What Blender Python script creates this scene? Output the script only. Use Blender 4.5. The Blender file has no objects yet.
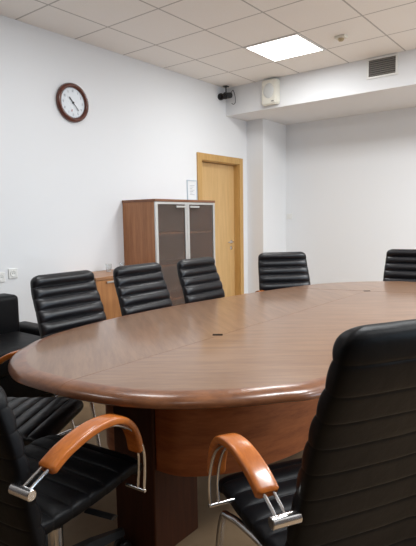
import bpy, bmesh, math, random
from mathutils import Vector, Matrix
random.seed(4)
sc = bpy.context.scene
C = sc.collection
R = math.radians
H = 2.968            # ceiling height
XL, YB, XR, YF = -3.94, 6.6, 2.7, -2.3

# ------------------------------------------------------------------ materials
def mat(name, col, rough=.5, metal=0., spec=.5, coat=0.):
    m = bpy.data.materials.new(name); m.use_nodes = True
    b = m.node_tree.nodes['Principled BSDF']
    b.inputs['Base Color'].default_value = (*col, 1)
    b.inputs['Roughness'].default_value = rough
    b.inputs['Metallic'].default_value = metal
    b.inputs['Specular IOR Level'].default_value = spec
    b.inputs['Coat Weight'].default_value = coat
    b.inputs['Coat Roughness'].default_value = .12
    return m

def nodes(m):
    nt = m.node_tree
    return nt, nt.nodes, nt.links, nt.nodes['Principled BSDF']

def coords(m, scale=(1, 1, 1), rot=(0, 0, 0)):
    nt, n, l, b = nodes(m)
    tc = n.new('ShaderNodeTexCoord'); mp = n.new('ShaderNodeMapping')
    mp.inputs['Scale'].default_value = scale; mp.inputs['Rotation'].default_value = rot
    if any(rot):
        m0 = n.new('ShaderNodeMapping'); m0.inputs['Rotation'].default_value = rot; mp.inputs['Rotation'].default_value = (0, 0, 0)
        l.new(tc.outputs['Object'], m0.inputs['Vector']); l.new(m0.outputs['Vector'], mp.inputs['Vector'])
    else: l.new(tc.outputs['Object'], mp.inputs['Vector'])
    return mp.outputs['Vector']

def ramp(m, fac, stops):
    nt, n, l, b = nodes(m)
    r = n.new('ShaderNodeValToRGB')
    while len(r.color_ramp.elements) < len(stops): r.color_ramp.elements.new(.5)
    for e, (p, c) in zip(r.color_ramp.elements, stops):
        e.position = p; e.color = (*c, 1)
    l.new(fac, r.inputs['Fac'])
    return r.outputs['Color']

def wood(name, dark, light, scale, rot=(0, 0, 0), rough=.35, coat=0., bands=3.0, spec=.5):
    """fine streaks stretched along the grain, over broad soft bands"""
    m = mat(name, light, rough, spec=spec, coat=coat)
    nt, n, l, b = nodes(m)
    v = coords(m, scale, rot)
    a = n.new('ShaderNodeTexNoise'); a.inputs['Scale'].default_value = 9; a.inputs['Detail'].default_value = 6
    a.inputs['Roughness'].default_value = .65; a.inputs['Distortion'].default_value = .3
    c = n.new('ShaderNodeTexNoise'); c.inputs['Scale'].default_value = bands; c.inputs['Detail'].default_value = 2
    l.new(v, a.inputs['Vector']); l.new(v, c.inputs['Vector'])
    mx = n.new('ShaderNodeMath'); mx.operation = 'ADD'
    l.new(a.outputs['Fac'], mx.inputs[0]); l.new(c.outputs['Fac'], mx.inputs[1])
    h = n.new('ShaderNodeMath'); h.operation = 'MULTIPLY'; h.inputs[1].default_value = .5
    l.new(mx.outputs[0], h.inputs[0])
    col = ramp(m, h.outputs[0], [(.36, dark), (.62, light)])
    l.new(col, b.inputs['Base Color'])
    return m

def plaster(name, col, bump=.05):
    m = mat(name, col, .85, spec=.25)
    nt, n, l, b = nodes(m)
    v = coords(m)
    t = n.new('ShaderNodeTexNoise'); t.inputs['Scale'].default_value = 180; t.inputs['Detail'].default_value = 3
    l.new(v, t.inputs['Vector'])
    bp = n.new('ShaderNodeBump'); bp.inputs['Strength'].default_value = bump; bp.inputs['Distance'].default_value = .002
    l.new(t.outputs['Fac'], bp.inputs['Height']); l.new(bp.outputs['Normal'], b.inputs['Normal'])
    return m

def leather(name, col, rough=.36, spec=.42):
    m = mat(name, col, rough, spec=spec)
    nt, n, l, b = nodes(m)
    v = coords(m)
    t = n.new('ShaderNodeTexVoronoi'); t.inputs['Scale'].default_value = 420
    s = n.new('ShaderNodeTexNoise'); s.inputs['Scale'].default_value = 14; s.inputs['Detail'].default_value = 3
    l.new(v, t.inputs['Vector']); l.new(v, s.inputs['Vector'])
    b1 = n.new('ShaderNodeBump'); b1.inputs['Strength'].default_value = .12; b1.inputs['Distance'].default_value = .001
    l.new(t.outputs['Distance'], b1.inputs['Height'])
    b2 = n.new('ShaderNodeBump'); b2.inputs['Strength'].default_value = .18; b2.inputs['Distance'].default_value = .012
    l.new(s.outputs['Fac'], b2.inputs['Height']); l.new(b1.outputs['Normal'], b2.inputs['Normal'])
    l.new(b2.outputs['Normal'], b.inputs['Normal'])
    return m

M = {}
M['wall'] = plaster('wall_paint', (.79, .80, .815))
M['darkwall'] = plaster('dark_unseen_wall', (.10, .075, .06))  # dark tone chosen for the unseen walls to cut reflections in the leather
M['leather'] = leather('black_leather', (.006, .006, .008))
M['leather3'] = leather('black_leather_dimmed', (.005, .005, .006), .42, .12)  # foreground dimness put into the material: darker, duller copy of the same leather
M['leather2'] = leather('black_leather_armchair', (.006, .006, .007), .45, .15)
M['chrome'] = mat('chrome', (.70, .70, .71), .22, 1.0)
M['brushed'] = mat('brushed_aluminium', (.62, .61, .59), .34, .9)
M['blackplastic'] = mat('black_plastic', (.012, .012, .013), .45)
M['white'] = mat('white_plastic', (.78, .78, .76), .45)
M['cream'] = mat('cream_plastic', (.76, .74, .66), .5)
M['creamgrille'] = mat('speaker_grille', (.62, .63, .62), .7)
M['armwood'] = wood('cherry_arm_wood', (.40, .105, .016), (.56, .165, .028), (3, 14, 14), rough=.26, coat=.3)
TOPD, TOPL = (.158, .074, .034), (.238, .128, .067)
M['topL'] = wood('walnut_veneer_left', TOPD, TOPL, (9, .9, 3), (0, 0, R(-52)), rough=.32, coat=.5)
M['topR'] = wood('walnut_veneer_right', TOPD, TOPL, (9, .9, 3), (0, 0, R(52)), rough=.32, coat=.5)
M['edge'] = wood('walnut_edge', (.13, .045, .018), (.24, .095, .04), (3, 3, 12), rough=.28, coat=.3)
M['panelwood'] = wood('walnut_panel', (.23, .06, .016), (.37, .11, .032), (2, 2, 11), rough=.45, spec=.3)
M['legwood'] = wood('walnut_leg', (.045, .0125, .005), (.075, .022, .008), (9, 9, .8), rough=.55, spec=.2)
M['cabwood'] = wood('cabinet_cherry', (.29, .115, .044), (.43, .19, .08), (7, 7, .6), rough=.42)
M['cabtop'] = wood('cabinet_cherry_top', (.16, .062, .026), (.25, .10, .044), (7, .7, 7), rough=.42)
M['lowwood'] = wood('low_cabinet_cherry', (.33, .135, .045), (.46, .21, .075), (7, 7, .6), rough=.4)
M['lowtop'] = wood('low_cabinet_top', (.30, .14, .06), (.42, .21, .10), (7, .7, 7), rough=.35)
M['cabin'] = mat('cabinet_inside', (.20, .12, .08), .6)
M['door'] = wood('beech_door', (.56, .35, .145), (.66, .43, .19), (7, 7, .5), rough=.42)
M['frame'] = wood('beech_frame', (.47, .27, .085), (.58, .35, .125), (9, 9, .6), rough=.42)
M['clockwood'] = wood('dark_red_wood', (.075, .018, .010), (.13, .034, .018), (9, 9, 9), rough=.25, coat=.4)
M['clockface'] = mat('clock_face', (.74, .78, .82), .35)
M['ink'] = mat('ink', (.03, .03, .035), .5)
M['ink2'] = mat('grey_ink', (.36, .38, .42), .6)
M['red'] = mat('red_hand', (.45, .05, .05), .5)
M['paper'] = mat('paper', (.78, .80, .82), .6)
M['bluegrey'] = mat('blue_grey_frame', (.50, .56, .63), .4)
M['dark'] = mat('dark_void', (.016, .012, .010), .9, spec=.05)
M['ventdark'] = mat('vent_dark', (.055, .052, .048), .7)
M['ventslat'] = mat('vent_slat', (.24, .23, .21), .5)
M['lens'] = mat('camera_lens', (.01, .01, .012), .1)
M['clear'] = mat('clear_glass', (.92, .95, .96), .03)
M['clear'].node_tree.nodes['Principled BSDF'].inputs['Transmission Weight'].default_value = .95
# smoked cabinet glass
g = mat('smoked_glass', (.62, .52, .46), .08, spec=.35)
g.node_tree.nodes['Principled BSDF'].inputs['Transmission Weight'].default_value = .9
g.node_tree.nodes['Principled BSDF'].inputs['IOR'].default_value = 1.12
M['smoke'] = g
# luminous ceiling panel
lm = mat('light_diffuser', (1, 1, 1), .5)
lb = lm.node_tree.nodes['Principled BSDF']
lb.inputs['Emission Color'].default_value = (1, .97, .92, 1); lb.inputs['Emission Strength'].default_value = 6.0
M['lit'] = lm
# ceiling tiles: mineral board with a painted grid, lines every 0.6 m
def ceiling_mat():
    m = mat('mineral_tiles', (.60, .585, .56), .9, spec=.2)
    nt, n, l, b = nodes(m)
    tc = n.new('ShaderNodeTexCoord'); sx = n.new('ShaderNodeSeparateXYZ')
    l.new(tc.outputs['Object'], sx.inputs[0])
    def line(out, off):
        a = n.new('ShaderNodeMath'); a.operation = 'SUBTRACT'; a.inputs[1].default_value = off - 60; l.new(out, a.inputs[0])
        d = n.new('ShaderNodeMath'); d.operation = 'MODULO'; d.inputs[1].default_value = .6; l.new(a.outputs[0], d.inputs[0])
        e = n.new('ShaderNodeMath'); e.operation = 'PINGPONG'; e.inputs[1].default_value = .3; l.new(d.outputs[0], e.inputs[0])
        f = n.new('ShaderNodeMath'); f.operation = 'LESS_THAN'; f.inputs[1].default_value = .0075; l.new(e.outputs[0], f.inputs[0])
        return f.outputs[0]
    mx = n.new('ShaderNodeMath'); mx.operation = 'MAXIMUM'
    l.new(line(sx.outputs['X'], -3.486), mx.inputs[0]); l.new(line(sx.outputs['Y'], 2.518), mx.inputs[1])
    t = n.new('ShaderNodeTexNoise'); t.inputs['Scale'].default_value = 90; t.inputs['Detail'].default_value = 4
    l.new(tc.outputs['Object'], t.inputs['Vector'])
    base = ramp(m, t.outputs['Fac'], [(.3, (.89, .87, .84)), (.7, (.93, .91, .88))])
    mix = n.new('ShaderNodeMix'); mix.data_type = 'RGBA'
    l.new(mx.outputs[0], mix.inputs['Factor']); l.new(base, mix.inputs['A']); mix.inputs['B'].default_value = (.50, .485, .465, 1)
    l.new(mix.outputs['Result'], b.inputs['Base Color'])
    return m
M['ceil'] = ceiling_mat()
def floor_mat():
    m = mat('beige_linoleum', (.33, .24, .16), .5, spec=.2)
    nt, n, l, b = nodes(m)
    v = coords(m)
    t = n.new('ShaderNodeTexNoise'); t.inputs['Scale'].default_value = 7; t.inputs['Detail'].default_value = 8
    l.new(v, t.inputs['Vector'])
    l.new(ramp(m, t.outputs['Fac'], [(.3, (.30, .20, .115)), (.7, (.38, .26, .155))]), b.inputs['Base Color'])
    return m
M['floor'] = floor_mat()

# ------------------------------------------------------------------ mesh helpers
def obj(name, bm, m, parent=None, smooth=False, angle=None):
    me = bpy.data.meshes.new(name)
    bmesh.ops.recalc_face_normals(bm, faces=bm.faces)
    bm.to_mesh(me); bm.free()
    ms = m if isinstance(m, (list, tuple)) else [m]
    for q in ms: me.materials.append(q)
    if smooth:
        for p in me.polygons: p.use_smooth = True
        if angle: me.set_sharp_from_angle(angle=R(angle))
    o = bpy.data.objects.new(name, me); C.objects.link(o)
    o.parent = parent
    return o

def thing(name, label, cat, loc=(0, 0, 0), rz=0, group=None):
    o = bpy.data.objects.new(name, None); C.objects.link(o)
    o.location = loc; o.rotation_euler = (0, 0, rz); o.empty_display_size = .1
    o['label'] = label; o['category'] = cat
    if group: o['group'] = group
    return o

def tag(o, label, cat, group=None):
    o['label'] = label; o['category'] = cat
    if group: o['group'] = group
    return o

def struct(name, bm, m, parent=None, **k):
    o = obj(name, bm, m, parent, **k)
    if parent is None: o['kind'] = 'structure'
    return o

def box(bm, x0, x1, y0, y1, z0, z1, bevel=0, seg=2, mi=0):
    r = bmesh.ops.create_cube(bm, size=1)
    vs = r['verts']
    for v in vs:
        v.co = Vector((x0 + (v.co.x + .5) * (x1 - x0), y0 + (v.co.y + .5) * (y1 - y0), z0 + (v.co.z + .5) * (z1 - z0)))
    fs = {f for v in vs for f in v.link_faces}
    for f in fs: f.material_index = mi
    if bevel:
        es = list({e for v in vs for e in v.link_edges})
        bmesh.ops.bevel(bm, geom=es, offset=bevel, segments=seg, profile=.5, affect='EDGES')

def BX(*a, **k):
    bm = bmesh.new(); box(bm, *a, **k); return bm

def catmull(pts, n=8, closed=False):
    pts = [Vector(p) for p in pts]; out = []
    N = len(pts); rng = N if closed else N - 1
    for i in range(rng):
        if closed: p0, p1, p2, p3 = (pts[(i + k) % N] for k in (-1, 0, 1, 2))
        else: p0, p1, p2, p3 = pts[max(i - 1, 0)], pts[i], pts[i + 1], pts[min(i + 2, N - 1)]
        for j in range(n):
            t = j / n
            out.append(.5 * ((2 * p1) + (p2 - p0) * t + (2 * p0 - 5 * p1 + 4 * p2 - p3) * t * t + (3 * p1 - p0 - 3 * p2 + p3) * t ** 3))
    if not closed: out.append(pts[-1].copy())
    return out

def rings(bm, rs, cap=True, closed=False):
    vs = [[bm.verts.new(p) for p in r] for r in rs]
    n = len(vs[0])
    pairs = list(zip(vs, vs[1:])) + ([(vs[-1], vs[0])] if closed else [])
    for a, b in pairs:
        for i in range(n):
            j = (i + 1) % n
            bm.faces.new((a[i], a[j], b[j], b[i]))
    if cap and not closed:
        bm.faces.new(vs[0][::-1]); bm.faces.new(vs[-1])
    return vs

def tube(bm, pts, r, seg=8, closed=False):
    pts = [Vector(p) for p in pts]; N = len(pts); rs = []
    nrm = None
    for i, p in enumerate(pts):
        if closed: t = pts[(i + 1) % N] - pts[i - 1]
        else: t = pts[min(i + 1, N - 1)] - pts[max(i - 1, 0)]
        t.normalize()
        if nrm is None:
            nrm = t.orthogonal().normalized()
        nrm = (nrm - t * nrm.dot(t)).normalized()
        bn = t.cross(nrm)
        rs.append([p + (nrm * math.cos(2 * math.pi * k / seg) + bn * math.sin(2 * math.pi * k / seg)) * r for k in range(seg)])
    rings(bm, rs, closed=closed)

def cyl(bm, a, b, r, seg=16, bev=0):
    a = Vector(a); b = Vector(b); d = (b - a); L = d.length; d.normalize()
    n = d.orthogonal().normalized(); q = d.cross(n)
    prof = [(0, r)] + [(L, r)] if not bev else [(0, r - bev), (bev, r), (L - bev, r), (L, r - bev)]
    rings(bm, [[a + d * s + (n * math.cos(2 * math.pi * k / seg) + q * math.sin(2 * math.pi * k / seg)) * rr for k in range(seg)] for s, rr in prof])

def lathe(bm, prof, seg=32, axis='z', loc=(0, 0, 0)):
    loc = Vector(loc)
    rs = []
    for r, z in prof:
        ring = []
        for k in range(seg):
            a = 2 * math.pi * k / seg
            p = Vector((r * math.cos(a), r * math.sin(a), z))
            if axis == 'x': p = Vector((z, r * math.cos(a), r * math.sin(a)))
            if axis == 'y': p = Vector((r * math.cos(a), z, r * math.sin(a)))
            ring.append(loc + p)
        rs.append(ring)
    rings(bm, rs)

def sp(v, e): return math.copysign(abs(v) ** e, v)

def cushion(path, wf, tf, tb, nroll, bulge, groove, rend, corner, seam=None, per=10, M_=44, rear_seam=None):
    """upholstered slab swept along a profile in the xz plane: padded rolls on the sitter's side, stitched back"""
    P = [Vector((p[0], 0, p[1])) for p in path]
    P = catmull(P, 12)
    L = [0]
    for a, b in zip(P, P[1:]): L.append(L[-1] + (b - a).length)
    T = L[-1]
    def at(s):
        d = min(max(s, 0), 1) * T
        for i in range(len(L) - 1):
            if L[i + 1] >= d:
                k = (d - L[i]) / max(L[i + 1] - L[i], 1e-9)
                i0, i1 = max(i - 3, 0), min(i + 4, len(P) - 1)
                return P[i].lerp(P[i + 1], k), (P[i1] - P[i0]).normalized()
        return P[-1], (P[-1] - P[-4]).normalized()
    ss = [i / (nroll * per) for i in range(nroll * per + 1)]
    ex = [rend / T * q for q in (.03, .1, .22, .4, .65)]
    ss += [(i + q) / nroll for i in range(nroll + 1) for q in (-.03, .03) if 0 < (i + q) / nroll < 1]
    ss = sorted(set(ss + ex + [1 - q for q in ex]))
    bm = bmesh.new(); rs = []
    for s in ss:
        c, t = at(s)
        n = Vector((t.z, 0, -t.x))          # towards the sitter
        if n.dot(Vector((.5, 0, .5))) < 0: n = -n
        ph = (s * nroll) % 1.0
        bump = abs(math.sin(math.pi * ph)) ** .55
        gr = math.exp(-((min(ph, 1 - ph)) / .03) ** 2)
        e = min(s, 1 - s) * T / rend
        k = math.sqrt(max(1 - (1 - min(e, 1)) ** 2, 0.0004))
        ec = (1 - s) * T / corner
        kc = math.sqrt(max(1 - (1 - min(ec, 1)) ** 2, 0)) if corner else 1
        w = wf(s) - corner * (1 - kc) - .012 * (1 - k) + .0012 * bump
        ring = []
        for i in range(M_):
            a = 2 * math.pi * i / M_
            ca, sa = math.cos(a), math.sin(a)
            y = w * sp(ca, .33)
            if sa >= 0:
                th = tf + bulge * .6 + bulge * (bump - .6) * (1 - .55 * abs(y / w) ** 6)
                if seam and s < seam: th -= .012 * math.exp(-(y / .012) ** 2)
            else:
                th = tb - groove * gr
                if rear_seam is not None and s < .62:
                    th -= .006 * (math.exp(-((y - rear_seam) / .005) ** 2) + math.exp(-((y - rear_seam - .022) / .005) ** 2))
            ring.append(c + n * (sp(sa, .55) * th * k) + Vector((0, y, 0)))
        rs.append(ring)
    rings(bm, rs)
    return bm

# ------------------------------------------------------------------ the room
struct('floor', BX(XL - .2, XR + .2, YF - .2, YB + .2, -.1, 0), M['floor'])
struct('ceiling', BX(XL - .2, XR + .2, YF - .2, YB + .2, H, H + .1), M['ceil'])
# left wall with the doorway cut out
DY0, DY1, DZ = 4.935, 5.775, 2.035
bm = bmesh.new()
box(bm, XL - .2, XL, YF, DY0, 0, H); box(bm, XL - .2, XL, DY1, YB, 0, H); box(bm, XL - .2, XL, DY0, DY1, DZ, H)
box(bm, XL - .2, XL - .16, DY0, DY1, 0, DZ)
struct('wall_left', bm, M['wall'])
struct('wall_back', BX(XL - .2, XR + .2, YB, YB + .2, 0, H), M['wall'])
# right wall with a window opening (behind the photographer's right shoulder), front wall
WY0, WY1, WZ0, WZ1 = 1.6, 5.2, .8, 2.3
bm = bmesh.new()
box(bm, XR, XR + .2, YF, WY0, 0, H); box(bm, XR, XR + .2, WY1, YB, 0, H)
box(bm, XR, XR + .2, WY0, WY1, 0, WZ0); box(bm, XR, XR + .2, WY0, WY1, WZ1, H)
struct('wall_right', bm, M['darkwall'])
struct('wall_front', BX(XL - .2, XR + .2, YF - .2, YF, 0, H), M['darkwall'])
struct('trim_1', BX(XL, XR, 5.49, YB, 2.622, H, bevel=0), M['wall'])            # dropped soffit along the back wall
struct('trim_2', BX(XL, -3.68, 5.97, YB, 0, 2.622), M['wall'])                   # corner pilaster
bm = bmesh.new()
n = 4
box(bm, XR + .06, XR + .12, WY0, WY1, WZ0, WZ0 + .06); box(bm, XR + .06, XR + .12, WY0, WY1, WZ1 - .06, WZ1)
for i in range(n + 1):
    y = WY0 + (WY1 - WY0 - .06) * i / n
    box(bm, XR + .061, XR + .119, y, y + .06, WZ0 + .06, WZ1 - .06)
struct('window_1', bm, M['white'])

# door, seen ajar from nowhere: closed leaf set back in its beech frame
bm = bmesh.new()
F0, F1, FZ = 4.866, 5.842, 2.105
box(bm, XL, XL + .022, F0, DY0 + .012, 0, FZ, bevel=.003); box(bm, XL, XL + .022, DY1 - .012, F1, 0, FZ, bevel=.003)
box(bm, XL, XL + .0215, DY0 + .012, DY1 - .012, DZ - .012, FZ, bevel=.003)
box(bm, XL - .155, XL, DY0 + .001, DY0 + .022, 0, DZ - .001); box(bm, XL - .155, XL, DY1 - .022, DY1 - .001, 0, DZ - .001)
box(bm, XL - .155, XL, DY0 + .022, DY1 - .022, DZ - .022, DZ - .001)
dr = struct('door_1', BX(XL - .115, XL - .07, DY0 + .025, DY1 - .025, .006, DZ - .026), M['door'])
obj('door_frame', bm, M['frame'], dr)
bm = bmesh.new()
hx, hy = XL - .07, 5.67
lathe(bm, [(.004, 0), (.026, 0), (.026, .008), (.012, .011), (.01, .04), (.004, .042)], 20, 'x', (hx, hy, .985))
tube(bm, catmull([(hx + .038, hy + .004, .985), (hx + .046, hy - .02, .985), (hx + .046, hy - .07, .985), (hx + .044, hy - .125, .983)], 5), .0085)
dh = obj('door_handle', bm, M['chrome'], dr, smooth=True, angle=40)
bm = bmesh.new()
lathe(bm, [(.004, 0), (.026, 0), (.026, .008), (.012, .01), (.004, .0105)], 20, 'x', (hx, hy, .905))
obj('keyhole_plate', bm, M['chrome'], dr, smooth=True, angle=40)

# ------------------------------------------------------------------ ceiling fittings
LX, LY = -2.886, 4.318
t = thing('ceiling_light', 'square recessed luminous panel glowing white in the tiled ceiling', 'ceiling light', (LX + .3, LY + .3, H))
bm = bmesh.new()
for x0, x1, y0, y1 in ((-.298, .298, -.298, -.275), (-.298, .298, .275, .298), (-.298, -.275, -.275, .275), (.275, .298, -.275, .275)):
    box(bm, x0, x1, y0, y1, -.008, -.0005)
obj('light_frame', bm, M['white'], t)
obj('diffuser', BX(-.276, .276, -.276, .276, -.006, -.001), M['lit'], t)

# smoke / motion sensor on the ceiling
bm = bmesh.new()
t = thing('ceiling_sensor', 'small cream detector fixed to a ceiling tile right of the lit panel', 'detector', (-2.02, 4.66, H))
box(bm, -.05, .05, -.04, .04, -.022, 0, bevel=.006)
obj('sensor_base', bm, M['cream'], t)
bm = bmesh.new(); lathe(bm, [(.002, -.046), (.02, -.044), (.028, -.034), (.03, -.022)], 20)
obj('sensor_lens', bm, mat('amber_lens', (.45, .36, .22), .4), t, smooth=True)

# air vent in the soffit
YS = 5.49
t = thing('air_vent', 'square ventilation grille with dark louvres in the white soffit', 'vent', (-1.92, YS, 2.855))
bm = bmesh.new()
vw, vh = .165, .105
box(bm, -vw, vw, -.012, 0, vh - .02, vh); box(bm, -vw, vw, -.012, 0, -vh, -vh + .02)
box(bm, -vw, -vw + .024, -.0121, 0, -vh + .02, vh - .02); box(bm, vw - .024, vw, -.0121, 0, -vh + .02, vh - .02)
obj('vent_frame', bm, M['white'], t)
obj('vent_backing', BX(-vw + .02, vw - .02, -.003, -.0005, -vh + .015, vh - .015), M['ventdark'], t)
for i in range(8):
    z = -vh + .032 + i * (2 * vh - .064) / 7
    bm = BX(-vw + .024, vw - .024, -.006, .006, -.0035, .0035)
    s = obj('louvre', bm, M['ventslat'], t); s.location = (0, -.008, z); s.rotation_euler = (R(-28), 0, 0)

# loudspeaker on the soffit
t = thing('wall_speaker', 'cream wedge-shaped loudspeaker mounted on the soffit near the corner', 'loudspeaker', (-3.25, YS, 2.80))
bm = bmesh.new()
def prism(bm, pts, z0, z1):
    rings(bm, [[Vector((x, y, z0)) for x, y in pts], [Vector((x, y, z1)) for x, y in pts]])
prism(bm, [(-.115, 0), (.115, 0), (.098, -.085), (-.098, -.085)], -.145, .145)
bmesh.ops.bevel(bm, geom=list(bm.edges), offset=.012, segments=2, affect='EDGES')
obj('cabinet', bm, M['cream'], t, smooth=True, angle=35)
bm = bmesh.new(); lathe(bm, [(.002, -.094), (.055, -.092), (.07, -.086), (.072, -.08)], 28, 'y', (0, 0, .012))
for v in bm.verts: v.co.z = .012 + (v.co.z - .012) * 1.25
obj('grille', bm, M['creamgrille'], t, smooth=True)
obj('badge', BX(.035, .07, -.0875, -.084, -.118, -.108), M['ink'], t)

# surveillance camera in the corner
t = thing('security_camera', 'black twin-headed surveillance camera hanging from the ceiling corner', 'camera', (-3.87, 5.40, H))
bm = bmesh.new(); box(bm, -.03, .03, -.03, .03, -.012, 0, bevel=.004); cyl(bm, (0, 0, -.01), (0, 0, -.10), .008, 10)
box(bm, -.06, .05, -.01, .01, -.112, -.098, bevel=.003)
obj('bracket', bm, M['blackplastic'], t)
for dx, dy, an in ((-.055, -.02, 25), (.045, -.02, -10)):
    bm = bmesh.new(); lathe(bm, [(.02, .05), (.036, .045), (.038, -.04), (.042, -.045), (.042, -.055), (.03, -.055), (.026, -.046)], 20, 'y')
    o = obj('camera_head', bm, M['blackplastic'], t, smooth=True, angle=35); o.location = (dx, dy, -.125); o.rotation_euler = (R(12), 0, R(an))
    bm = bmesh.new(); lathe(bm, [(.002, -.052), (.018, -.05), (.025, -.047)], 18, 'y')
    obj('lens', bm, M['lens'], o, smooth=True)
bm = bmesh.new(); tube(bm, catmull([(.055, .01, -.11), (.085, .03, -.06), (.10, .05, -.12), (.10, .06, -.20), (.075, .055, -.225), (.05, .05, -.21)], 6), .004, 6)
obj('cable', bm, M['blackplastic'], t, smooth=True)

# ------------------------------------------------------------------ clock on the left wall
t = thing('wall_clock', 'round wall clock with dark red wooden rim and pale face', 'clock', (XL, 3.052, 2.385))
cr = .178
bm = bmesh.new()
lathe(bm, [(cr - .052, .006), (cr - .006, 0), (cr, .008), (cr - .004, .028), (cr - .016, .042), (cr - .030, .044), (cr - .040, .034), (cr - .044, .022), (cr - .046, .012)], 56, 'x')
obj('rim', bm, M['clockwood'], t, smooth=True)
bm = bmesh.new(); lathe(bm, [(.002, .016), (cr - .042, .016), (cr - .042, .008), (.002, .008)], 48, 'x')
obj('dial', bm, M['clockface'], t)
bm = bmesh.new()
def blade(bm, ang, l0, l1, w, x):
    # ang clockwise from 12 as seen from the room (x+): right of the face is +y
    d = Vector((0, math.sin(ang), math.cos(ang))); q = Vector((0, math.cos(ang), -math.sin(ang)))
    pts = [d * l0 - q * w * .6, d * l0 + q * w * .6, d * l1 + q * w, d * l1 - q * w]
    rings(bm, [[p + Vector((x, 0, 0)) for p in pts], [p + Vector((x + .002, 0, 0)) for p in pts]])
bm = bmesh.new(); lathe(bm, [(cr - .051, .0155), (cr - .051, .0166), (cr - .049, .0166), (cr - .049, .0155)], 60, 'x')
obj('minute_track', bm, M['ink2'], t)
DIG = {'0': 'abcdef', '1': 'bc', '2': 'abged', '3': 'abgcd', '4': 'fgbc', '5': 'afgcd', '6': 'afgedc', '7': 'abc', '8': 'abcdefg', '9': 'gfabcd'}
def digit(bm, ch, cy_, cz, h, mirror=1):
    w = h * .5; s = h * .12
    seg = {'a': (-w/2, w/2, h/2 - s, h/2), 'g': (-w/2, w/2, -s/2, s/2), 'd': (-w/2, w/2, -h/2, -h/2 + s),
           'f': (-w/2, -w/2 + s, 0, h/2), 'b': (w/2 - s, w/2, 0, h/2), 'e': (-w/2, -w/2 + s, -h/2, 0), 'c': (w/2 - s, w/2, -h/2, 0)}
    for q in DIG[ch]:
        a, b_, c, d = seg[q]
        box(bm, .0162, .018, cy_ + a, cy_ + b_, cz + c, cz + d)
for k in range(1, 13):
    a = 2 * math.pi * k / 12
    yy, zz = math.sin(a) * (cr - .072), math.cos(a) * (cr - .072)
    bm = bmesh.new(); t_ = str(k)
    for i, ch in enumerate(t_):
        digit(bm, ch, yy + (i - (len(t_) - 1) / 2) * .014, zz, .02)
    obj('numeral', bm, M['ink2'], t)
bm = bmesh.new(); blade(bm, R(318), -.018, .060, .0055, .021); obj('hour_hand', bm, M['ink'], t)
bm = bmesh.new(); blade(bm, R(139), -.03, .088, .003, .024); obj('minute_hand', bm, M['ink'], t)
bm = bmesh.new(); blade(bm, R(192), .062, .082, .004, .019); obj('red_mark', bm, M['red'], t)
bm = bmesh.new(); lathe(bm, [(.009, .016), (.009, .028), (.002, .029)], 14, 'x'); obj('hub', bm, M['ink'], t)

# framed notice beside the door
t = thing('framed_notice', 'small white notice in a pale frame beside the door', 'notice', (XL, 4.765, 1.645))
bm = bmesh.new()
box(bm, 0, .012, -.093, .093, .11, .122); box(bm, 0, .012, -.093, .093, -.122, -.11); box(bm, 0, .0121, -.093, -.082, -.11, .11); box(bm, 0, .0121, .082, .093, -.11, .11)
obj('frame', bm, M['bluegrey'], t)
obj('sheet', BX(.001, .006, -.084, .084, -.112, .112), M['paper'], t)
bm = bmesh.new()
for i in range(7): box(bm, .006, .0066, -.045, .045 - .02 * (i % 3), .055 - i * .018, .060 - i * .018)
obj('print', bm, M['ink2'], t)

# sockets and switch
def outlet(y, z, label):
    t = thing('wall_socket', label, 'socket', (XL, y, z))
    obj('plate', BX(0, .010, -.042, .042, -.042, .042, bevel=.004), M['white'], t)
    bm = bmesh.new(); lathe(bm, [(.002, .0125), (.022, .0125), (.026, .0145), (.029, .010)], 24, 'x')
    o = obj('socket_ring', bm, M['white'], t, smooth=True, angle=30)
    bm = bmesh.new()
    for s in (-1, 1): cyl(bm, (.0124, s * .0095, 0), (.0131, s * .0095, 0), .003, 10)
    obj('socket_hole', bm, M['ink'], o)
outlet(2.362, .868, 'white wall socket beside the back of the black leather chair')
outlet(2.245, .845, 'white wall socket at the very left edge of the photo')
t = thing('light_switch', 'small white switch plate on the back wall', 'switch', (-3.62, YB, 1.32))
obj('plate', BX(-.045, .045, -.010, 0, -.04, .04, bevel=.003), M['white'], t)
obj('rocker', BX(-.018, .018, -.014, -.0101, -.026, .026, bevel=.002), M['white'], t)

# ------------------------------------------------------------------ cabinets on the left wall
CX0, CX1, CY0, CY1, CZ = XL + .003, -3.47, 3.635, 4.60, 1.505
t = thing('display_cabinet', 'tall reddish wooden cabinet with two smoked glass doors', 'cabinet', (0, 0, 0))
def cpart(n, *a, m='cabwood', b=.0015, par=None): return obj(n, BX(*a, bevel=b), M[m], par or t)
cpart('side_panel', CX0, CX1 - .022, CY0, CY0 + .02, .02, CZ - .024)
cpart('side_panel', CX0, CX1 - .022, CY1 - .02, CY1, .02, CZ - .024)
cpart('top', CX0, CX1, CY0 - .006, CY1 + .006, CZ - .024, CZ, m='cabtop')
cpart('plinth', CX0, CX1 - .04, CY0 + .02, CY1 - .02, 0, .07)
cpart('back_panel', CX0, CX0 + .008, CY0 + .02, CY1 - .02, .07, CZ - .024, m='cabin')
for z in (.09, .46, .82, 1.15):
    cpart('shelf', CX0 + .008, CX1 - .045, CY0 + .021, CY1 - .021, z, z + .02, m='cabwood')
ym = (CY0 + CY1) / 2
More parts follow.
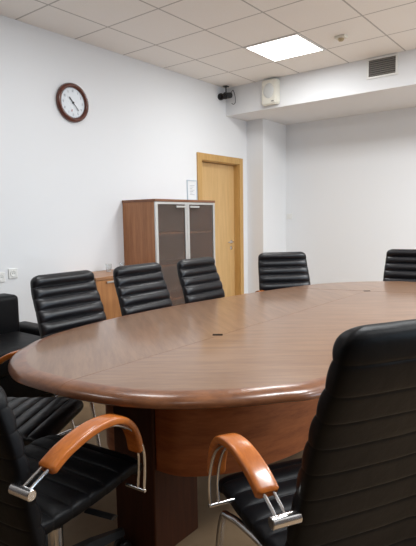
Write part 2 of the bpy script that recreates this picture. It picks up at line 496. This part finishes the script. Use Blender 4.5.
for y0, y1, hs in ((CY0 + .002, ym - .002, 1), (ym + .002, CY1 - .002, -1)):
    bm = bmesh.new(); z0, z1, fw_ = .09, CZ - .027, .033
    x0, x1 = CX1 - .02, CX1
    box(bm, x0, x1, y0, y0 + fw_, z0, z1, bevel=.002); box(bm, x0, x1, y1 - fw_, y1, z0, z1, bevel=.002)
    box(bm, x0, x1 - .0005, y0 + fw_, y1 - fw_, z0, z0 + fw_, bevel=.002); box(bm, x0, x1 - .0005, y0 + fw_, y1 - fw_, z1 - .024, z1, bevel=.002)
    d = obj('door', bm, M['brushed'], t)
    obj('glass_pane', BX(x0 + .008, x0 + .012, y0 + fw_ - .005, y1 - fw_ + .005, z0 + fw_ - .005, z1 - .02), M['smoke'], d)
    hy0, hy1 = (y1 - fw_ - .15, y1 - fw_ + .0) if hs > 0 else (y0 + fw_, y0 + fw_ + .15)
    bm = bmesh.new(); box(bm, x1 + .004, x1 + .018, hy0, hy1, z1 - .058, z1 - .036, bevel=.004)
    box(bm, x1 - .012, x1 + .006, hy0 + .02, hy0 + .03, z1 - .052, z1 - .042); box(bm, x1 - .012, x1 + .006, hy1 - .03, hy1 - .02, z1 - .052, z1 - .042)
    obj('handle', bm, M['brushed'], d)

t = thing('low_cabinet', 'low light reddish wooden cabinet against the wall behind the chairs', 'cabinet', (0, 0, 0))
LY0, LY1, LZ, LXF = 2.86, 3.63, .805, -3.47
cpart('top', CX0, LXF + .004, LY0, LY1, LZ - .026, LZ, m='lowtop')
cpart('side_panel', CX0, LXF - .02, LY0 + .003, LY0 + .022, 0, LZ - .026, m='lowwood')
cpart('side_panel', CX0, LXF - .02, LY1 - .022, LY1 - .003, 0, LZ - .026, m='lowwood')
cpart('back_panel', CX0, CX0 + .008, LY0 + .022, LY1 - .022, .06, LZ - .026, m='lowwood')
cpart('plinth', CX0, LXF - .04, LY0 + .022, LY1 - .022, 0, .06, m='lowwood')
ym = 3.245
for y0, y1, hy in ((LY0 + .004, ym - .002, 3.03), (ym + .002, LY1 - .004, 3.45)):
    d = cpart('door', LXF - .02, LXF, y0, y1, .065, LZ - .03, m='lowwood')
    bm = bmesh.new(); box(bm, LXF + .012, LXF + .022, hy - .055, hy + .055, .748, .764, bevel=.003)
    box(bm, LXF, LXF + .013, hy - .045, hy - .035, .751, .761); box(bm, LXF, LXF + .013, hy + .035, hy + .045, .751, .761)
    obj('handle', bm, M['brushed'], d)
for (x, y, lab) in ((-3.80, 3.30, 'small clear glass on the low cabinet, farther from the tall cabinet'), (-3.78, 3.46, 'small clear glass on the low cabinet, close beside the tall cabinet')):
    bm = bmesh.new(); lathe(bm, [(.004, .0), (.024, .0), (.031, .075), (.029, .075), (.022, .008), (.004, .007)], 20)
    o = tag(obj('drinking_glass', bm, M['clear'], None, smooth=True, angle=40), lab, 'glass', 'glasses on the low cabinet')
    o.location = (x, y, LZ)

# ------------------------------------------------------------------ the conference table
AX, ZT = -1.38, .75
ctrl = [(-1.56, .995), (-1.70, 1.003), (-1.847, 1.064), (-1.96, 1.145), (-2.034, 1.234), (-2.115, 1.37), (-2.175, 1.56), (-2.215, 1.9), (-2.21, 2.25), (-2.175, 2.6), (-2.115, 3.0), (-2.035, 3.4), (-1.9, 3.87), (-1.72, 4.15), (-1.47, 4.36), (-1.25, 4.43), (-1.03, 4.37), (-.87, 4.2), (-.73, 3.87), (-.62, 3.4), (-.57, 3.0), (-.55, 2.6), (-.555, 2.2), (-.60, 1.85), (-.70, 1.5), (-.79, 1.37), (-.893, 1.247), (-1.036, 1.126), (-1.183, 1.053), (-1.37, 1.008)]
outl = catmull([(x, y, 0) for x, y in ctrl], 6, closed=True)
def inset(poly, d):
    N = len(poly); out = []
    cx, cyy = AX, 2.6
    for i, p in enumerate(poly):
        tg = (poly[(i + 1) % N] - poly[i - 1]).normalized()
        nn = Vector((-tg.y, tg.x, 0))
        if nn.dot(Vector((cx, cyy, 0)) - p) < 0: nn = -nn
        out.append(p + nn * d)
    return out
table = thing('conference_table', 'long oval walnut-veneered conference table', 'table', (AX, 2.7, 0))
def W(bm):          # world-built mesh into the table's own frame
    bmesh.ops.translate(bm, verts=bm.verts, vec=(-AX, -2.7, 0)); return bm
prof = [(.03, .708), (.010, .7085), (0, .715), (0, .721), (.004, .7315), (.015, .7405), (.032, .7462), (.052, .7491), (.07, .75)]
full = bmesh.new()
rs = [[Vector((p.x, p.y, z)) for p in inset(outl, d)] for d, z in prof]
rings(full, rs)
full.faces.ensure_lookup_table()
for f in full.faces:
    c = f.calc_center_median()
    f.material_index = 0 if (c.z > .7496) else 1
def cut(bm, co, no):
    g_ = list(bm.verts) + list(bm.edges) + list(bm.faces)
    r = bmesh.ops.bisect_plane(bm, geom=g_, plane_co=co, plane_no=no, clear_outer=True, dist=1e-5)
    es = [e for e in r['geom_cut'] if isinstance(e, bmesh.types.BMEdge)]
    nf = bmesh.ops.edgeloop_fill(bm, edges=es)['faces']
    for f in nf: f.material_index = 1
SEAM = Vector((-1.363, 3.665, 0)); AD = (SEAM - Vector((-1.437, 1.0, 0))).normalized(); AN = Vector((AD.y, -AD.x, 0))
CD = Vector((math.cos(R(14)), math.sin(R(14)), 0)); CN = Vector((-CD.y, CD.x, 0))
for (sx, m) in ((-1, 'topL'), (1, 'topR')):
    for far in (0, 1):
        bm = full.copy()
        cut(bm, SEAM + AN * sx * .0008, AN * -sx)
        if far: cut(bm, SEAM + CN * .0028, -CN)
        else: cut(bm, SEAM - CN * .0028, CN)
        W(bm)
        obj('tabletop_panel', bm, [M[m], M['edge']], table, smooth=True, angle=40)
full.free()
for xx, yy in ((-1.428, 1.90), (SEAM.x, SEAM.y)):
    bm = BX(-.024, .024, -.015, .015, ZT - .001, ZT + .0012, bevel=.0005)
    bmesh.ops.rotate(bm, verts=bm.verts, cent=(0, 0, 0), matrix=Matrix.Rotation(R(36), 3, 'Z')); bmesh.ops.translate(bm, verts=bm.verts, vec=(xx, yy, 0))
    obj('cable_slot', W(bm), M['dark'], table)
near = [(.095, 1.315), (.20, 1.335), (.31, 1.43), (.40, 1.58), (.465, 1.81), (.50, 2.2), (.49, 2.7), (.45, 3.1), (.36, 3.5), (.22, 3.75), (.095, 3.80)]
for sx in (-1, 1):
    p = catmull([(AX + sx * w, y, 0) for w, y in near], 6)
    inn = []
    for i, q in enumerate(p):
        tg = (p[min(i + 1, len(p) - 1)] - p[max(i - 1, 0)]).normalized()
        nn = Vector((-tg.y, tg.x, 0)) * (1 if sx > 0 else -1)
        inn.append(q + nn * .018)
    bm = bmesh.new()
    rings(bm, [[Vector((a.x, a.y, .36)), Vector((a.x, a.y, .707)), Vector((b.x, b.y, .707)), Vector((b.x, b.y, .36))] for a, b in zip(p, inn)])
    obj('apron_panel', W(bm), M['panelwood'], table, smooth=True, angle=40)
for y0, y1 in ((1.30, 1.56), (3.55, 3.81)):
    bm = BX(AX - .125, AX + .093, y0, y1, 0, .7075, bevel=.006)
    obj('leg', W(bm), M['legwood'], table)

# ------------------------------------------------------------------ chairs
BT, BX_ = .98, -.345
def make_chair(label, kind, x, y, az, top=.985, xt=-.345, taper=.022, corner=.045, halfw=.245, col=0., arm_dz=0., sides=(-1, 1), lm='leather', xb=-.205, asx=1., fx=.112, fz=.455, base=.43, rear_seam=None, group='ribbed black leather chairs round the table', rolls=8):
    t = thing('conference_chair', label, 'chair', (x, y, 0), R(az), group)
    L = M[lm]
    # backrest: from behind the seat up and back
    path = [(xb + .004, base), (xb - .012, .52), (xb + (xt - xb) * .5, .43 + (top - .43) * .55), (xt + .012, top - .10), (xt, top)]
    bb = cushion(path, lambda s: halfw - taper * s * s, .018, .030, rolls, .027, .0022, .03, corner, seam=.30, rear_seam=rear_seam, M_=84 if rear_seam is not None else 44)
    obj('backrest', bb, L, t, smooth=True)
    # seat: from the back, forward, over the waterfall front edge
    sp_ = [(-.215, .440), (-.08, .435), (.08, .440), (.19, .448), (.238, .436), (.252, .405)]
    sb = cushion(sp_, lambda s: .228 + .006 * math.sin(math.pi * s), .020, .035, 7, .010, .002, .035, .02)
    seat = obj('seat', sb, L, t, smooth=True)
    for sgn in sides:
        ya = sgn * .284
        wp = catmull([(-.195, 0, .656), (-.14, 0, .686), (-.06, 0, .7075), (.01, 0, .7085), (.065, 0, .692), (.105, 0, .654), (.129, 0, .602), (.138, 0, .548)], 7)
        wp = [Vector((asx * (p.x + .06) - .06, p.y, p.z + arm_dz)) for p in wp]
        bm = bmesh.new(); rs = []
        N = len(wp)
        for i, p in enumerate(wp):
            tg = (wp[min(i + 1, N - 1)] - wp[max(i - 1, 0)]).normalized(); nn = Vector((-tg.z, 0, tg.x))
            s = i / (N - 1)
            hw = .031 * (1 - .08 * s); ht = .0145 * (1 - .25 * s)
            for_end = (.80 if i in (0, N - 1) else 1)
            rs.append([p + Vector((0, ya, 0)) + nn * (sp(math.sin(a), .4) * ht * for_end - ht) + Vector((0, sp(math.cos(a), .4) * hw * for_end, 0))
                       for a in (2 * math.pi * (k + .5) / 24 for k in range(24))])
        rings(bm, rs)
        arm = obj('armrest', bm, M['armwood'], t, smooth=True, angle=50)
        for d in (-.013, .013):
            y_ = ya + d
            yf = sgn * .300 + d
            ax_ = lambda x: asx * (x + .06) - .06
            pts = catmull([(ax_(-.255), y_, .617), (ax_(-.225), y_, .632), (ax_(-.19), y_, .648), (ax_(-.135), y_, .668), (ax_(-.06), y_, .682), (ax_(.005), y_, .682), (ax_(.05), y_, .667), (.55 * ax_(.05) + .45 * fx + .014, y_ * .7 + yf * .3, .632), (.12 * ax_(.05) + .88 * fx + .010, y_ * .3 + yf * .7, .578), (fx + .008, yf, .52), (fx, yf, fz + .003 - arm_dz)], 4)
            pts = [p + Vector((0, 0, arm_dz)) for p in pts]
            bm = bmesh.new(); tube(bm, pts, .0044)
            obj('arm_rod', bm, M['chrome'], arm, smooth=True, angle=40)
        bm = bmesh.new(); rx = asx * (-.19) - .06
        cyl(bm, (rx, sgn * .236, .612 + arm_dz), (rx, sgn * .312, .612 + arm_dz), .0150, 20, .002)
        obj('rear_bracket', bm, M['chrome'], arm, smooth=True, angle=40)
        bm = bmesh.new(); cyl(bm, (fx, sgn * .236, fz), (fx, sgn * .318, fz), .0062, 12, .001)
        obj('front_bracket', bm, M['chrome'], arm, smooth=True, angle=40)
    if kind == 'sled':
        half = [(-.17, .20, .398), (.05, .222, .398), (.13, .24, .396), (.17, .245, .37), (.215, .245, .20), (.245, .245, .045), (.225, .245, .014), (.16, .245, .012), (-.18, .245, .012), (-.225, .235, .012), (-.245, .19, .012), (-.25, 0, .012)]
        pts = half + [(a, -b, c) for a, b, c in half[-2::-1]]
        bm = bmesh.new(); tube(bm, catmull(pts, 5), .0118, 10)
        obj('sled_frame', bm, M['chrome'], t, smooth=True)
    else:
        CO = Vector((col, 0, 0))
        bm = bmesh.new(); box(bm, -.12, .12, -.09, .09, .372, .402, bevel=.008); obj('tilt_mechanism', bm, M['blackplastic'], t)
        bm = bmesh.new(); cyl(bm, (col, 0, .10), (col, 0, .25), .026, 20); cyl(bm, (col, 0, .25), (col, 0, .374), .015, 20)
        obj('gas_column', bm, M['chrome'], t, smooth=True, angle=40)
        bm = bmesh.new(); tube(bm, [(.03, -.08, .384), (.035, -.13, .366), (.045, -.17, .360)], .006)
        rings(bm, [[Vector((.045 + .016 * c + i * .006, -.165 - i * .024, .360 - i * .002 + .006 * s_)) for c, s_ in ((1, 0), (.5, 1), (-.5, 1), (-1, 0), (-.5, -1), (.5, -1))] for i in range(5)])
        obj('tilt_lever', bm, M['blackplastic'], t, smooth=True, angle=40)
        for k in range(5):
            a = R(72 * k + 62); d = Vector((math.cos(a), math.sin(a), 0)); q = Vector((-d.y, d.x, 0))
            bm = bmesh.new()
            rings(bm, [[CO + d * r_ + q * w_ * u + Vector((0, 0, z_ + h_ * v)) for u, v in ((-1, -1), (1, -1), (.7, 1), (-.7, 1))] for r_, w_, z_, h_ in ((.02, .024, .115, .022), (.15, .02, .108, .018), (.29, .014, .088, .012))])
            lg = obj('base_leg', bm, M['blackplastic'], t)
            bm = bmesh.new()
            for s_ in (-1, 1): cyl(bm, CO + d * .285 + q * s_ * .008 + Vector((0, 0, .027)), CO + d * .285 + q * s_ * .026 + Vector((0, 0, .027)), .027, 20, .004)
            cyl(bm, CO + d * .285 + Vector((0, 0, .027)), CO + d * .285 + Vector((0, 0, .078)), .007, 10)
            obj('caster', bm, M['blackplastic'], lg, smooth=True, angle=40)
    return t

def dup(root, loc, rz, label):
    r = root.copy(); C.objects.link(r); r.location = loc; r.rotation_euler = (0, 0, rz); r['label'] = label
    for ch in list(root.children):
        c = ch.copy(); C.objects.link(c); c.parent = r
        for g_ in list(ch.children):
            d = g_.copy(); C.objects.link(d); d.parent = c
    return r

proto = make_chair('ribbed black leather chair in front of the bare wall, left of the low cabinet', 'sled', -2.29, 1.92, 0, arm_dz=-.03)
for x, y, az, lab in (
        (-2.29, 2.56, 0, 'ribbed black leather chair across the table, before the left half of the tall cabinet'),
        (-2.265, 3.195, 0, 'ribbed black leather chair across the table, before the cabinet door nearest the room door'),
        (-2.085, 3.885, -43, 'ribbed black leather chair at the far end of the table, just right of the door'),
        (-1.36, 4.62, -80, 'ribbed black leather chair at the far end cut by the right edge of the photo'),
        (-2.03, 1.155, 30, 'black leather chair half hidden under the left tip of the table, ribbed seat showing')):
    dup(proto, (x, y, 0), R(az), lab)
make_chair('large black leather chair in right foreground seen from behind, wooden arm on its left', 'sled', -.624, 1.330, 150.5, 1.078, -.375, taper=.02, corner=.06, base=.38, rear_seam=-.10, rolls=10, fx=.104, fz=.464, lm='leather3')
make_chair('black leather chair in left foreground seen from behind, wooden arm on its right', 'swivel', -1.444, .925, 96, .880, -.275, taper=.105, halfw=.282, col=.05, fx=.158, fz=.415, xb=-.23, asx=1.15, lm='leather3', sides=(-1,), corner=.06, base=.36, rear_seam=-.3, rolls=8)

# ------------------------------------------------------------------ black leather armchair by the left wall
t = thing('leather_armchair', 'low black leather armchair against the wall at the left edge', 'armchair', (-3.5, 1.95, 0))
def apart(n, *a, b=.03): return obj(n, BX(*a, bevel=b, seg=4), M['leather2'], t, smooth=True, angle=60)
apart('base', -.36, .38, -.34, .34, .06, .27, b=.015)
apart('seat_cushion', -.22, .42, -.30, .30, .271, .43, b=.045)
apart('backrest', -.41, -.20, -.32, .32, .272, .72, b=.04)
apart('armrest', -.42, .42, .345, .50, .05, .455, b=.04)
apart('armrest', -.42, .42, -.50, -.345, .05, .455, b=.04)
for sx in (-.3, .3):
    for sy in (-.28, .28):
        bm = bmesh.new(); cyl(bm, (sx, sy, 0), (sx, sy, .062), .02, 12); obj('foot', bm, M['blackplastic'], t)

# ------------------------------------------------------------------ light
def area(name, loc, rot, sx, sy, energy, col):
    l = bpy.data.lights.new(name, 'AREA'); l.shape = 'RECTANGLE'; l.size = sx; l.size_y = sy; l.energy = energy; l.color = col
    o = bpy.data.objects.new(name, l); C.objects.link(o); o.location = loc; o.rotation_euler = rot
    return o
# daylight standing outside the window in the right wall
area('daylight', (XR + .35, (WY0 + WY1) / 2, (WZ0 + WZ1) / 2), (0, R(113), 0), WZ1 - WZ0 + .3, WY1 - WY0, 88, (.66, .84, 1.0))
# first lamp belongs to the lit panel; the rest are added, unseen fill
LSZ = .55
for x, y, e in ((LX + .3, LY + .3, 15), (LX + 2.7, LY + .3, 48), (LX + 4.5, LY + .3, 105), (LX + .3, LY - 2.1, 12), (LX + 2.7, LY - 2.1, 54), (LX + 4.5, LY - 2.1, 26), (LX + .3, LY - 4.5, 8), (LX + 2.7, LY - 4.5, 3)):
    area('panel_and_fill_lamp', (x, y, H - .012), (0, 0, 0), LSZ, LSZ, e * 1.2, (.945, .98, 1.0))
w = bpy.data.worlds.new('World'); sc.world = w; w.use_nodes = True
w.node_tree.nodes['Background'].inputs['Color'].default_value = (.75, .85, 1, 1)
w.node_tree.nodes['Background'].inputs['Strength'].default_value = .6

# ------------------------------------------------------------------ camera
f, yaw, pitch, roll = 507.7, R(37.92), R(-6.07), R(-.93)
fw = Vector((-math.sin(yaw) * math.cos(pitch), math.cos(yaw) * math.cos(pitch), math.sin(pitch)))
r0 = Vector((math.cos(yaw), math.sin(yaw), 0)); u0 = r0.cross(fw)
rr = r0 * math.cos(roll) + u0 * math.sin(roll); uu = -r0 * math.sin(roll) + u0 * math.cos(roll)
cam = bpy.data.cameras.new('Camera'); co = bpy.data.objects.new('Camera', cam); C.objects.link(co)
mw = Matrix.Identity(4)
for i in range(3): mw[i][0], mw[i][1], mw[i][2] = rr[i], uu[i], -fw[i]
mw[0][3], mw[1][3], mw[2][3] = 0, 0, 1.3
co.matrix_world = mw
cam.sensor_fit = 'VERTICAL'; cam.sensor_height = 36; cam.lens = f * 36 / 546; cam.clip_start = .02
sc.camera = co
sc.view_settings.view_transform = 'Standard'; sc.view_settings.look = 'None'
sc.view_settings.exposure = 0
